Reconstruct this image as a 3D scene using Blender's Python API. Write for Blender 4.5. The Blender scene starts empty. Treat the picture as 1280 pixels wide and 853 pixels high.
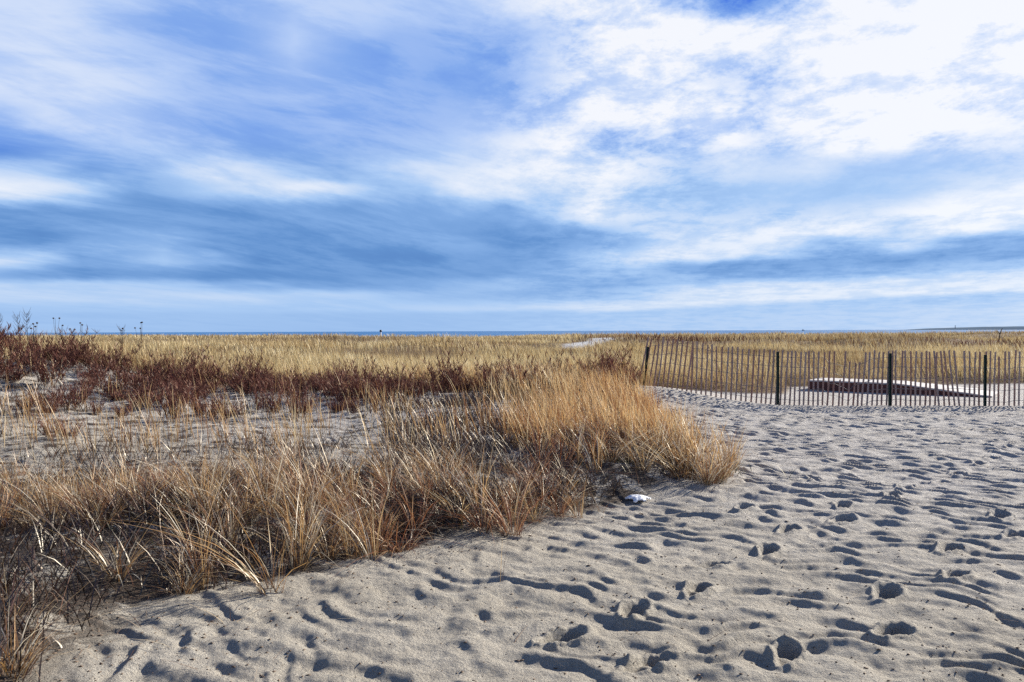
import bpy, bmesh, math, random
import numpy as np
from mathutils import Vector, Matrix, Euler

random.seed(7)
rng = np.random.default_rng(11)
R = math.radians
C = bpy.context.scene.collection
scene = bpy.context.scene

F = 1004.0 / 1280.0 * 36.0
EYE = 1.64
FPX = 1004.0
HZ = 414.0
SUN_EL, SUN_AZ = 25.0, 36.0          # azimuth measured from +X towards +Y

# ------------------------------------------------------------------ helpers
def s2l(c):
    return tuple(((v/255.0)/12.92 if v/255.0 <= 0.04045 else ((v/255.0+0.055)/1.055)**2.4) for v in c)

_perm = np.random.default_rng(5).random((512, 512)).astype(np.float32)
def vnoise(x, y, seed=0):
    x = np.asarray(x, np.float64) + seed*37.17; y = np.asarray(y, np.float64) + seed*91.73
    xi = np.floor(x).astype(np.int64); yi = np.floor(y).astype(np.int64)
    fx = x-xi; fy = y-yi
    fx = fx*fx*fx*(fx*(fx*6-15)+10); fy = fy*fy*fy*(fy*(fy*6-15)+10)
    a = _perm[xi & 511, yi & 511]; b = _perm[(xi+1) & 511, yi & 511]
    c = _perm[xi & 511, (yi+1) & 511]; d = _perm[(xi+1) & 511, (yi+1) & 511]
    return (a*(1-fx)+b*fx)*(1-fy)+(c*(1-fx)+d*fx)*fy
def fbm(x, y, seed=0, o=4, g=0.5):
    s = 0; a = 1; t = 0
    for i in range(o):
        s = s + a*vnoise(x*(2.03**i), y*(2.03**i), seed+i*3); t += a; a *= g
    return s/t
_ang = np.random.default_rng(8).random((256, 256))*2*math.pi
_gx, _gy = np.cos(_ang), np.sin(_ang)
def pnoise(x, y, seed=0):
    x = np.asarray(x, np.float64) + seed*37.17; y = np.asarray(y, np.float64) + seed*91.73
    xi = np.floor(x).astype(np.int64); yi = np.floor(y).astype(np.int64)
    fx = x-xi; fy = y-yi
    sx = fx*fx*fx*(fx*(fx*6-15)+10); sy = fy*fy*fy*(fy*(fy*6-15)+10)
    def dg(i, j, dx, dy):
        i = i & 255; j = j & 255
        return _gx[i, j]*dx+_gy[i, j]*dy
    a = dg(xi, yi, fx, fy); b = dg(xi+1, yi, fx-1, fy); c = dg(xi, yi+1, fx, fy-1); d = dg(xi+1, yi+1, fx-1, fy-1)
    return np.clip(0.5+0.75*((a*(1-sx)+b*sx)*(1-sy)+(c*(1-sx)+d*sx)*sy), 0, 1)
def sst(a, b, x):
    t = np.clip((x-a)/(b-a), 0, 1); return t*t*(3-2*t)
def gauss(x, y, cx, cy, sx, sy):
    return np.exp(-((x-cx)/sx)**2-((y-cy)/sy)**2)

# ------------------------------------------------------------------ terrain
BY = [2.0, 3.0, 4.0, 4.9, 5.25, 5.9, 6.7, 7.4, 8.2, 8.8, 9.4, 10.5, 13.0, 16.0, 17.6, 19, 60]
BX = [-1.8, -1.95, -2.15, -2.25, -1.6, -1.0, 0.2, 0.85, 1.9, 2.3, 2.45, 2.5, 2.7, 2.9, 2.9, 3.2, 3.2]
def xb(y): return np.interp(y, BY, BX)
def veg(x, y):
    """1 inside the planted dune on the left (near part, before the fence line)"""
    w = 0.35*(fbm(x*1.3, y*1.3, 2)-0.5)*2
    return sst(-0.15, 0.35, xb(y)-x+w)
def fencey(x): return np.interp(x, [-20, 2.6, 3.6, 5.7, 6.4, 14, 40], [20, 19.8, 18.7, 17.5, 17.3, 17.1, 17.0])
def bank_edge(x):
    """distance at which the grass bank behind the fence starts"""
    return np.interp(x, [0, 3.0, 4.5, 6.0, 7.0, 8.0, 9.5, 12, 16, 60], [19, 20.6, 21.0, 20.6, 20.4, 22.8, 23.2, 23.6, 24, 26])
def path_mask(x, y):
    cx = np.interp(y, [50, 58, 66, 74, 84, 96], [2.0, 4.0, 5.6, 8.4, 10.6, 11.5])
    return np.exp(-((x-cx)/(0.9+0.015*(y-50)))**4)*sst(56, 60, y)*(1-sst(84, 90, y))
PATHY = None
def base_h(x, y):
    v = veg(x, y)
    near = 1-sst(24, 40, y)
    h = 0.16*sst(0, 1.2, xb(y)-x)*near
    h = h + 0.16*gauss(x, y, 1.3, 9.4, 1.2, 1.1)
    h = h + 0.80*gauss(x, y, -11.8, 19.5, 3.0, 4.0)
    h = h + 0.30*gauss(x, y, 3.1, 19.0, 1.7, 2.6)
    h = h + 0.13*gauss(x, y, 1.0, 15, 2.2, 3.0)
    h = h + 0.10*(fbm(x*0.55, y*0.55, 4, 3)-0.5)*2*v*near
    h = h - 0.10*gauss(x, y, -5.0, 13.5, 3.0, 1.8) + 0.06*gauss(x, y, -4, 18, 6, 1.6)
    # bank behind the fence
    be = bank_edge(x)
    h = h + 0.14*sst(0, 2.0, y-be)*sst(1.5, 4.0, x)
    far = sst(26, 45, y)
    h = h + far*(1.7*(fbm(x/34.0, y/12.0, 9, 3)-0.50)) + 0.22*sst(20, 26, y)*(fbm(x/5.0, y/3.5, 19, 2)-0.5)
    h = h + 0.16*sst(60, 150, y)
    h = h + 0.35*gauss(x, y, 9.0, 78, 5.0, 14.0)
    for (ry, rh, wv_, fr, bk, sd) in ((31, 0.30, 9.0, 1.6, 5, 71), (47, 0.42, 13.0, 2.2, 8, 72), (72, 0.50, 20.0, 3.0, 12, 73), (118, 0.55, 34.0, 5.0, 20, 74)):
        d = y-(ry+0.12*ry*(fbm(x/wv_, 0*y+sd, sd, 2)-0.5)*2)
        hh = rh*sst(0.40, 0.66, fbm(x/wv_+5, y/(wv_*2), sd+5, 2))
        h = h + hh*np.where(d < 0, np.exp(-(d/fr)**2), np.exp(-(d/bk)**2))
    h = h - 5.5*sst(185, 232, y + 8*(fbm(x/30.0, 0*y, 3, 2)-0.5))
    return h

RIP = R(-33)
def ripples(x, y):
    ca, sa = math.cos(RIP), math.sin(RIP)
    wx = x + 0.16*(fbm(x*1.1, y*1.1, 21, 2)-0.5)*2
    wy = y + 0.22*(fbm(x*0.9, y*0.9, 22, 2)-0.5)*2
    u = wx*ca + wy*sa; w = -wx*sa + wy*ca
    lam = 0.235
    ph = w/lam + 1.6*(fbm(x*0.8, y*0.8, 30, 2)-0.5)*2 + 0.75*(pnoise(u/0.34, w/0.5, 35)-0.5)*2
    wv = np.sin(2*math.pi*ph + 0.35*np.sin(2*math.pi*ph))
    am = 0.22+1.15*sst(0.28, 0.72, pnoise(u/0.26+7, w/0.22+2, 33))
    am = am*(0.65+0.6*fbm(x*0.6, y*0.6, 36, 2))*(0.95+0.45*sst(5, 12, y))
    n2 = pnoise(u/0.34+9, w/0.15+3, 44)
    ridge = sst(-1.6, 1.5, x + 0.10*(y-4))
    dimple = -sst(0.42, 0.85, n2)*0.026
    egg = (pnoise(u/0.33, w/0.16, 37)-0.5)*2
    h = (0.6+0.4*ridge)*(0.0150*wv*am) + 0.011*egg*(0.5+0.5*ridge) + (1-0.6*ridge)*dimple + 0.06*(fbm(x*0.7, y*0.7, 50, 2)-0.5)
    h = h + 0.012*(pnoise(x*7, y*7, 60)-0.5) + 0.008*(pnoise(x*18, y*18, 61)-0.5)
    return h

def px2flat(px, py, z=0.0):
    D = (EYE-z)*FPX/(py-HZ); return (px-640)/FPX*D, D
FOOT = [(986,667,0),(960,692,1),(888,708,0),(871,742,1),(1108,746,0),(1115,794,1),(984,823,0),(1194,723,1),(1187,692,0),
        (1053,636,1),(1053,656,0),(1131,613,1),(1115,625,0),(1179,606,1),(1198,596,0),(1251,651,1),(1270,675,0),
        (790,770,0),(806,834,1),(1240,575,0),(1225,583,1),(1010,604,0),(930,640,1),(1262,560,0),(700,800,1)]
def footprints(x, y):
    h = np.zeros_like(x)
    for i, (px, py, k) in enumerate(FOOT):
        fx, fy = px2flat(px, py)
        a = R(48 + 17*math.sin(i*2.3))
        m = (np.abs(x-fx) < 0.5) & (np.abs(y-fy) < 0.6)
        if not m.any(): continue
        dx = x[m]-fx; dy = y[m]-fy
        l = dx*math.cos(a)+dy*math.sin(a); s = -dx*math.sin(a)+dy*math.cos(a)
        d = np.sqrt((l/0.135)**2+(s/(0.062-0.015*np.tanh(l*14)*-1))**2)
        pit = -0.058*(1-sst(0.62, 1.12, d))
        rim = 0.022*np.exp(-((d-1.3)/0.28)**2)*(0.6+0.8*vnoise(x[m]*13, y[m]*13, 70))
        toe = 0.026*np.exp(-((l-0.02)/0.035)**2-(s/0.06)**2)
        # smooth the ripples away first
        crumb = (0.016*(pnoise(x[m]*22, y[m]*22, 71)-0.5)+0.010*(pnoise(x[m]*45, y[m]*45, 72)-0.5))*(1-sst(1.3, 2.0, d))*sst(0.5, 1.0, d)
        h[m] += pit+rim+crumb+toe*(1-sst(0.6, 1.1, d))
    return h
def ground_h(x, y):
    x = np.asarray(x, float); y = np.asarray(y, float)
    v = veg(x, y)
    rp = ripples(x, y)
    fade = (1-sst(24, 34, y))
    damp = 1-0.9*sst(-0.6, 0.3, y-fencey(x))
    return base_h(x, y) + rp*(1-0.45*v)*fade*damp + footprints(np.atleast_1d(x), np.atleast_1d(y)).reshape(x.shape)*(y < 17)

def px2w(px, py, up=0.0):
    """where the line of sight through a photo point meets the ground (start guess only, then fixed in metres)"""
    D = np.concatenate([np.linspace(2.5, 30, 1400), np.linspace(30.1, 200, 1400)])
    X = (px-640)/FPX*D
    z = EYE-(py-HZ)/FPX*D
    g = base_h(X, D)+up
    k = np.argmax(z <= g)
    if not (z <= g).any(): k = len(D)-1
    return float(X[k]), float(D[k])

# ------------------------------------------------------------------ mesh helpers
def np_mesh(name, V, Fq=None, Ft=None, attrs=None, smooth=True):
    me = bpy.data.meshes.new(name)
    V = np.asarray(V, np.float32)
    me.vertices.add(len(V)); me.vertices.foreach_set('co', V.ravel())
    loops = []; starts = []; n = 0
    if Fq is not None and len(Fq):
        Fq = np.asarray(Fq, np.int32); loops.append(Fq.ravel()); starts.append(n+4*np.arange(len(Fq), dtype=np.int32)); n += 4*len(Fq)
    if Ft is not None and len(Ft):
        Ft = np.asarray(Ft, np.int32); loops.append(Ft.ravel()); starts.append(n+3*np.arange(len(Ft), dtype=np.int32)); n += 3*len(Ft)
    loops = np.concatenate(loops); starts = np.concatenate(starts)
    me.loops.add(len(loops)); me.loops.foreach_set('vertex_index', loops)
    me.polygons.add(len(starts)); me.polygons.foreach_set('loop_start', starts)
    me.update(calc_edges=True)
    if smooth: me.polygons.foreach_set('use_smooth', np.ones(len(starts), bool))
    for k, a in (attrs or {}).items():
        at = me.attributes.new(k, 'FLOAT_COLOR', 'POINT')
        a4 = np.ones((len(V), 4), np.float32); a4[:, :a.shape[1]] = a
        at.data.foreach_set('color', a4.ravel())
    me.validate(); me.update()
    return me
def link(name, me, mat=None, parent=None, loc=None):
    o = bpy.data.objects.new(name, me); C.objects.link(o)
    if mat is not None and not me.materials: me.materials.append(mat)
    if parent is not None: o.parent = parent
    if loc is not None: o.location = loc
    return o
def tag(o, label=None, cat=None, group=None, kind=None):
    if label: o['label'] = label
    if cat: o['category'] = cat
    if group: o['group'] = group
    if kind: o['kind'] = kind
    return o
def empty(name, loc, rz=0):
    o = bpy.data.objects.new(name, None); C.objects.link(o); o.location = loc; o.rotation_euler = (0, 0, rz)
    o.empty_display_size = 0.1
    return o

def blade_arrays(P, H, W, az, lean, curl, droop, seg=4, base_w=0.75, face=None, t0=0.0):
    """curved tapering ribbons; all inputs arrays of n (P is n x 3)"""
    n = len(H)
    t = np.linspace(0, 1, seg+1)[None, :]
    lean = lean[:, None]; curl = curl[:, None]; droop = droop[:, None]; Hh = H[:, None]
    rad = Hh*(lean*t+curl*t**2.1)
    z = Hh*(t-droop*t**2.6)
    dx = np.cos(az)[:, None]; dy = np.sin(az)[:, None]
    cx = P[:, 0:1]+rad*dx; cy = P[:, 1:2]+rad*dy; cz = P[:, 2:3]+z
    fa = face if face is not None else rng.uniform(0, math.pi, n)
    ux = np.cos(fa)[:, None]; uy = np.sin(fa)[:, None]
    w = W[:, None]*0.5*np.minimum(base_w+(1-base_w)*t*4, 1)*(1-t**2.2)
    V = np.zeros((n, 2*seg+1, 3), np.float32)
    for s in range(seg):
        V[:, 2*s, 0] = cx[:, s]-w[:, s]*ux[:, 0]; V[:, 2*s, 1] = cy[:, s]-w[:, s]*uy[:, 0]; V[:, 2*s, 2] = cz[:, s]
        V[:, 2*s+1, 0] = cx[:, s]+w[:, s]*ux[:, 0]; V[:, 2*s+1, 1] = cy[:, s]+w[:, s]*uy[:, 0]; V[:, 2*s+1, 2] = cz[:, s]
    V[:, 2*seg, 0] = cx[:, seg]; V[:, 2*seg, 1] = cy[:, seg]; V[:, 2*seg, 2] = cz[:, seg]
    base = (np.arange(n)*(2*seg+1))[:, None]
    q = np.concatenate([base+np.array([[2*s, 2*s+1, 2*s+3, 2*s+2]]) for s in range(seg-1)]) if seg > 1 else np.zeros((0, 4), int)
    tr = base+np.array([[2*seg-2, 2*seg-1, 2*seg]])
    col = np.zeros((n, 2*seg+1, 3), np.float32)
    col[:, :, 0] = rng.random(n)[:, None]
    tt = np.repeat(np.linspace(0, 1, seg+1), 2)[:2*seg+1]
    col[:, :, 1] = t0+(1-t0)*tt[None, :]
    col[:, :, 2] = rng.random(n)[:, None]
    return V.reshape(-1, 3), q, tr, col.reshape(-1, 3), (cx, cy, cz)
def merge(parts):
    V = []; Q = []; T = []; A = []; off = 0
    for v, q, t, a in parts:
        V.append(v); Q.append(q+off); T.append(t+off); A.append(a); off += len(v)
    return np.concatenate(V), np.concatenate(Q), np.concatenate(T), np.concatenate(A)

# ------------------------------------------------------------------ materials
def new_mat(name):
    m = bpy.data.materials.new(name); m.use_nodes = True
    nt = m.node_tree; nt.nodes.clear()
    out = nt.nodes.new('ShaderNodeOutputMaterial')
    return m, nt, out
class NT:
    def __init__(s, nt): s.nt = nt
    def n(s, t, **kw):
        nd = s.nt.nodes.new(t)
        for k, v in kw.items(): setattr(nd, k, v)
        return nd
    def put(s, sock, v):
        if v is None: return
        if hasattr(v, 'is_output') or hasattr(v, 'links'): s.nt.links.new(v, sock)
        else: sock.default_value = v
    def m(s, op, a, b=None, c=None, clamp=False):
        nd = s.nt.nodes.new('ShaderNodeMath'); nd.operation = op; nd.use_clamp = clamp
        s.put(nd.inputs[0], a); s.put(nd.inputs[1], b) if b is not None else None
        if c is not None: s.put(nd.inputs[2], c)
        return nd.outputs[0]
    def mix(s, f, a, b, blend='MIX'):
        nd = s.nt.nodes.new('ShaderNodeMix'); nd.data_type = 'RGBA'; nd.blend_type = blend
        s.put(nd.inputs[0], f); s.put(nd.inputs[6], a if not isinstance(a, tuple) else (*a[:3], 1)); s.put(nd.inputs[7], b if not isinstance(b, tuple) else (*b[:3], 1))
        return nd.outputs[2]
    def noise(s, vec, scale, detail=4, rough=0.5, dist=0.0):
        nd = s.nt.nodes.new('ShaderNodeTexNoise'); nd.inputs['Scale'].default_value = scale
        nd.inputs['Detail'].default_value = detail; nd.inputs['Roughness'].default_value = rough; nd.inputs['Distortion'].default_value = dist
        if vec is not None: s.nt.links.new(vec, nd.inputs['Vector'])
        return nd.outputs[0]
    def ramp(s, f, stops, interp='LINEAR'):
        nd = s.nt.nodes.new('ShaderNodeValToRGB'); cr = nd.color_ramp; cr.interpolation = interp
        while len(cr.elements) > 1: cr.elements.remove(cr.elements[-1])
        cr.elements[0].position = stops[0][0]; cr.elements[0].color = (*stops[0][1][:3], 1)
        for p, c in stops[1:]:
            e = cr.elements.new(p); e.color = (*c[:3], 1)
        if f is not None: s.put(nd.inputs[0], f)
        return nd.outputs[0]
    def mr(s, v, a, b, c=0.0, d=1.0, smooth=False):
        nd = s.nt.nodes.new('ShaderNodeMapRange')
        if smooth: nd.interpolation_type = 'SMOOTHSTEP'
        s.put(nd.inputs[0], v)
        for i, k in enumerate((a, b, c, d)): s.put(nd.inputs[i+1], k)
        return nd.outputs[0]

def mat_ground():
    m, nt, out = new_mat('sand_and_litter'); g = NT(nt)
    geo = g.n('ShaderNodeNewGeometry'); pos = geo.outputs['Position']
    at = g.n('ShaderNodeAttribute', attribute_name='zone'); sep = g.n('ShaderNodeSeparateColor')
    nt.links.new(at.outputs['Color'], sep.inputs[0])
    v, farz, pth = sep.outputs[0], sep.outputs[1], sep.outputs[2]
    big = g.noise(pos, 0.9, 4, 0.55)
    mid = g.noise(pos, 9, 5, 0.6)
    fine = g.noise(pos, 95, 4, 0.7)
    grit = g.noise(pos, 320, 2, 0.6)
    sepp = g.n('ShaderNodeSeparateXYZ'); nt.links.new(pos, sepp.inputs[0])
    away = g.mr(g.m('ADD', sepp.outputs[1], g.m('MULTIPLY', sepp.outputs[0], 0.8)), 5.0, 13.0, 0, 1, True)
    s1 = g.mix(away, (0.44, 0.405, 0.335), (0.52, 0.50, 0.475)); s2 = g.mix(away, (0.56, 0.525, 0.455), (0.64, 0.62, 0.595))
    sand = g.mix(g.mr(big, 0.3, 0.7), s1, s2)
    sand = g.mix(g.mr(mid, 0.35, 0.7, 0, 0.45), sand, (0.40, 0.355, 0.29))
    sand = g.mix(g.mr(fine, 0.30, 0.72, 0.55, 0.0), sand, (0.20, 0.17, 0.13))
    sand = g.mix(g.mr(grit, 0.62, 0.70, 0.0, 0.5), sand, (0.72, 0.68, 0.6))
    speck = g.mr(g.noise(pos, 42, 3, 0.75), 0.645, 0.685, 0, 0.85)
    sand = g.mix(speck, sand, (0.09, 0.06, 0.04))
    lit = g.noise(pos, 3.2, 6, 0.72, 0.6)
    litter = g.mix(g.mr(g.noise(pos, 34, 3, 0.7), 0.45, 0.75), (0.022, 0.015, 0.013), (0.12, 0.075, 0.05))  # brown litter, taken near black to paint in shade under the grass
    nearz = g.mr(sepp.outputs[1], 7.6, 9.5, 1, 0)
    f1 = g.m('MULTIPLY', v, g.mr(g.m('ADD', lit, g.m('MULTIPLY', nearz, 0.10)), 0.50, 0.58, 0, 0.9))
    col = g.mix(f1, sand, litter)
    straw = g.mix(g.noise(pos, 0.35, 5, 0.7), (0.14, 0.092, 0.045), (0.27, 0.195, 0.10))
    straw = g.mix(g.mr(g.noise(pos, 5, 4, 0.7), 0.4, 0.65), straw, (0.10, 0.06, 0.035))
    col = g.mix(farz, col, straw)
    col = g.mix(pth, col, (0.42, 0.42, 0.42))
    b = g.n('ShaderNodeBsdfPrincipled')
    nt.links.new(col, b.inputs['Base Color']); b.inputs['Roughness'].default_value = 0.95; b.inputs['Specular IOR Level'].default_value = 0.15
    h = g.m('ADD', g.m('MULTIPLY', fine, 0.012), g.m('MULTIPLY', g.noise(pos, 26, 6, 0.72), 0.048))
    h = g.m('ADD', h, g.m('MULTIPLY', grit, 0.003))
    bp = g.n('ShaderNodeBump'); bp.inputs['Strength'].default_value = 0.95; bp.inputs['Distance'].default_value = 1.0
    nt.links.new(h, bp.inputs['Height']); nt.links.new(bp.outputs[0], b.inputs['Normal'])
    nt.links.new(b.outputs[0], out.inputs[0])
    return m
def mat_grass(name, stops, base_col, base_amt=0.8, trans=0.35, objrand=0.0, patch=None, gloss=0.10):
    m, nt, out = new_mat(name); g = NT(nt)
    at = g.n('ShaderNodeAttribute', attribute_name='blade'); sep = g.n('ShaderNodeSeparateColor')
    nt.links.new(at.outputs['Color'], sep.inputs[0])
    r, t, r2 = sep.outputs
    if patch:
        geo = g.n('ShaderNodeNewGeometry')
        mpp = g.n('ShaderNodeMapping'); mpp.inputs['Scale'].default_value = (0.6, 1, 1); nt.links.new(geo.outputs['Position'], mpp.inputs[0])
        pn = g.noise(mpp.outputs[0], patch, 4, 0.65)
        r = g.m('ADD', g.m('MULTIPLY', r, 0.62), g.mr(pn, 0.36, 0.64, -0.12, 0.42))
    c = g.ramp(r, stops)
    if patch and patch < 0.5:
        mq = g.n('ShaderNodeMapping'); mq.inputs['Scale'].default_value = (0.045, 0.11, 1); nt.links.new(geo.outputs['Position'], mq.inputs[0])
        c = g.mix(g.mr(g.noise(mq.outputs[0], 1, 4, 0.6), 0.50, 0.62, 0, 0.62), c, (0.17, 0.11, 0.06))  # broad darker patches painted in as shaded sides of the far swells
    fb = g.mr(t, 0.02, 0.55, base_amt, 0.0)  # russet blade foot, darkened further to paint in shade inside the clumps
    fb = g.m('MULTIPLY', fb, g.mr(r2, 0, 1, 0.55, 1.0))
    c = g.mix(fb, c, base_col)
    if objrand:
        oi = g.n('ShaderNodeObjectInfo')
        c = g.mix(g.m('MULTIPLY', oi.outputs['Random'], objrand), c, base_col)
    d = g.n('ShaderNodeBsdfDiffuse'); tr = g.n('ShaderNodeBsdfTranslucent'); gl = g.n('ShaderNodeBsdfGlossy')
    nt.links.new(c, d.inputs[0]); nt.links.new(c, tr.inputs[0]); gl.inputs['Roughness'].default_value = 0.45
    gl.inputs['Color'].default_value = (0.8, 0.75, 0.65, 1)
    ms = g.n('ShaderNodeMixShader'); ms.inputs[0].default_value = trans
    nt.links.new(d.outputs[0], ms.inputs[1]); nt.links.new(tr.outputs[0], ms.inputs[2])
    m2 = g.n('ShaderNodeMixShader'); m2.inputs[0].default_value = gloss
    nt.links.new(ms.outputs[0], m2.inputs[1]); nt.links.new(gl.outputs[0], m2.inputs[2])
    nt.links.new(m2.outputs[0], out.inputs[0])
    return m
def mat_simple(name, c1, c2, scale=8, rough=0.8, bump=0.0, stretch=(1, 1, 1), objrand=None, spec=0.3):
    m, nt, out = new_mat(name); g = NT(nt)
    tc = g.n('ShaderNodeTexCoord'); mp = g.n('ShaderNodeMapping'); mp.inputs['Scale'].default_value = stretch
    nt.links.new(tc.outputs['Object'], mp.inputs[0])
    n = g.noise(mp.outputs[0], scale, 5, 0.6)
    c = g.mix(g.mr(n, 0.3, 0.7), c1, c2)
    if objrand:
        oi = g.n('ShaderNodeObjectInfo')
        c = g.mix(g.mr(oi.outputs['Random'], 0, 1, 0, 0.9), c, g.mix(n, objrand, c2))
    b = g.n('ShaderNodeBsdfPrincipled'); nt.links.new(c, b.inputs['Base Color'])
    b.inputs['Roughness'].default_value = rough; b.inputs['Specular IOR Level'].default_value = spec
    if bump:
        bp = g.n('ShaderNodeBump'); bp.inputs['Strength'].default_value = bump; bp.inputs['Distance'].default_value = 0.01
        nt.links.new(n, bp.inputs['Height']); nt.links.new(bp.outputs[0], b.inputs['Normal'])
    nt.links.new(b.outputs[0], out.inputs[0])
    return m
M = {}
M['ground'] = mat_ground()
STRAW = [(0.0, (0.07, 0.03, 0.018)), (0.22, (0.30, 0.14, 0.05)), (0.42, (0.62, 0.35, 0.12)), (0.62, (0.72, 0.49, 0.22)), (0.8, (0.72, 0.61, 0.41)), (1.0, (0.78, 0.73, 0.62))]
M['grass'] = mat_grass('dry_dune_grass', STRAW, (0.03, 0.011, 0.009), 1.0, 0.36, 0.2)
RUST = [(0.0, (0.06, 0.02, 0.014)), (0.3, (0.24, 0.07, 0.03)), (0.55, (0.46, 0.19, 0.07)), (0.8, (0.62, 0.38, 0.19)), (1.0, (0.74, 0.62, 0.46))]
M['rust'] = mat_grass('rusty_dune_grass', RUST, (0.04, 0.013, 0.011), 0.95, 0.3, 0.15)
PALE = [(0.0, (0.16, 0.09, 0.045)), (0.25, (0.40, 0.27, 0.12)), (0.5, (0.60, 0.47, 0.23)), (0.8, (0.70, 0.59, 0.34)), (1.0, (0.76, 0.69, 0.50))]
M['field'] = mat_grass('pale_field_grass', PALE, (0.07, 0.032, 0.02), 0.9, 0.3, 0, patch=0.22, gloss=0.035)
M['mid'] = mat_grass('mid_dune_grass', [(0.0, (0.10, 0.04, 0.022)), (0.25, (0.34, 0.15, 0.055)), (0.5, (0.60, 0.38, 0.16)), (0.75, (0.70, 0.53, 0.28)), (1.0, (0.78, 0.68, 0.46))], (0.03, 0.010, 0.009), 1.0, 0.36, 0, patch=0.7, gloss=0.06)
MAROON = [(0.0, (0.05, 0.018, 0.018)), (0.4, (0.125, 0.045, 0.038)), (0.75, (0.22, 0.088, 0.062)), (1.0, (0.36, 0.20, 0.135))]
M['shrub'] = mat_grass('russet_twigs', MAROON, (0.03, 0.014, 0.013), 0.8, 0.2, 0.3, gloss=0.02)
M['duff'] = mat_grass('shade_duff', [(0, (0.012, 0.010, 0.010)), (0.6, (0.05, 0.024, 0.018)), (1, (0.13, 0.06, 0.04))], (0.02, 0.012, 0.01), 0.5, 0.1)  # duff coloured near black, carrying the shade between tussocks
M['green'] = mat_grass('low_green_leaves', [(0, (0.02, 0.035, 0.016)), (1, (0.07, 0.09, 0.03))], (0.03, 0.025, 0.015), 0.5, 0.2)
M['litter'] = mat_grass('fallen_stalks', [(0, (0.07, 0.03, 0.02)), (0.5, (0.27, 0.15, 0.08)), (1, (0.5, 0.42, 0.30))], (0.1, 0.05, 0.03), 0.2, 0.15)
M['stem'] = mat_simple('dark_stem', (0.03, 0.022, 0.018), (0.07, 0.045, 0.03), 30)
M['post'] = mat_simple('green_steel', (0.006, 0.020, 0.017), (0.012, 0.035, 0.028), 20, 0.55, spec=0.4)
M['picket'] = mat_simple('weathered_lath', (0.26, 0.10, 0.07), (0.36, 0.24, 0.19), 3, 0.85, 0.4, (30, 30, 1.2), objrand=(0.28, 0.28, 0.30))
M['wire'] = mat_simple('galvanised_wire', (0.10, 0.10, 0.11), (0.2, 0.19, 0.19), 20, 0.5)
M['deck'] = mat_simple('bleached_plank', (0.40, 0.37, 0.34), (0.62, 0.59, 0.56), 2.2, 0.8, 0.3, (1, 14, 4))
M['deckside'] = mat_simple('shaded_timber', (0.085, 0.03, 0.027), (0.14, 0.06, 0.048), 2.2, 0.85, 0.3, (1, 6, 14))  # reddish timber, darkened to paint the shaded side of the ramp
M['scrap'] = mat_simple('white_scrap', (0.78, 0.79, 0.82), (0.9, 0.9, 0.9), 30, 0.5, 0.3)
M['hazy_land'] = mat_simple('hazy_headland', (0.10, 0.14, 0.19), (0.12, 0.16, 0.20), 0.004, 1.0, spec=0.0)  # blue of distant haze painted into the land colour
M['tower'] = mat_simple('pale_masonry', (0.30, 0.29, 0.28), (0.36, 0.35, 0.33), 0.5, 0.9)
M['dark'] = mat_simple('dark_iron', (0.02, 0.02, 0.022), (0.04, 0.04, 0.04), 5, 0.5)
M['pebble'] = mat_simple('shell_and_bark_bits', (0.06, 0.04, 0.03), (0.22, 0.15, 0.10), 40, 0.8)

# ------------------------------------------------------------------ ground sheet
def build_ground():
    ys = np.concatenate([np.linspace(-45, 0.8, 14)[:-1], np.linspace(0.8, 2.4, 40)[:-1],
                         np.exp(np.linspace(math.log(2.4), math.log(30), 980))[:-1],
                         np.exp(np.linspace(math.log(30), math.log(275), 200))])
    s = np.concatenate([np.array([-14, -8, -5, -3.4, -2.4, -1.8, -1.4, -1.2, -1.1]), np.linspace(-1, 1, 960), -np.array([-14, -8, -5, -3.4, -2.4, -1.8, -1.4, -1.2, -1.1])[::-1]])
    S, Y = np.meshgrid(s, ys)
    X = S*(0.70*np.maximum(Y, 1.5)+0.9)
    Z = ground_h(X, Y)
    v = veg(X, Y)
    be = bank_edge(X)
    farz = np.maximum(sst(20.5, 24, Y)*(X < 3.4), sst(-0.1, 0.5, Y-be)*(X >= 3.4))
    pm = path_mask(X, Y)
    # bare patch beyond the thicket, and the gap of sand on the skyline dune
    zone = np.stack([v*(1-farz), np.clip(farz-pm, 0, 1), pm], -1).reshape(-1, 3)
    V = np.stack([X, Y, Z], -1).reshape(-1, 3)
    nr, nc = X.shape
    i = np.arange(nr-1)[:, None]*nc+np.arange(nc-1)[None, :]
    Q = np.stack([i, i+1, i+nc+1, i+nc], -1).reshape(-1, 4)
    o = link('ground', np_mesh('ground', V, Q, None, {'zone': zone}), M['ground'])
    tag(o, 'rippled pale beach sand with footprints running up into the grassy dunes', 'ground', kind='structure')
build_ground()

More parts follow.
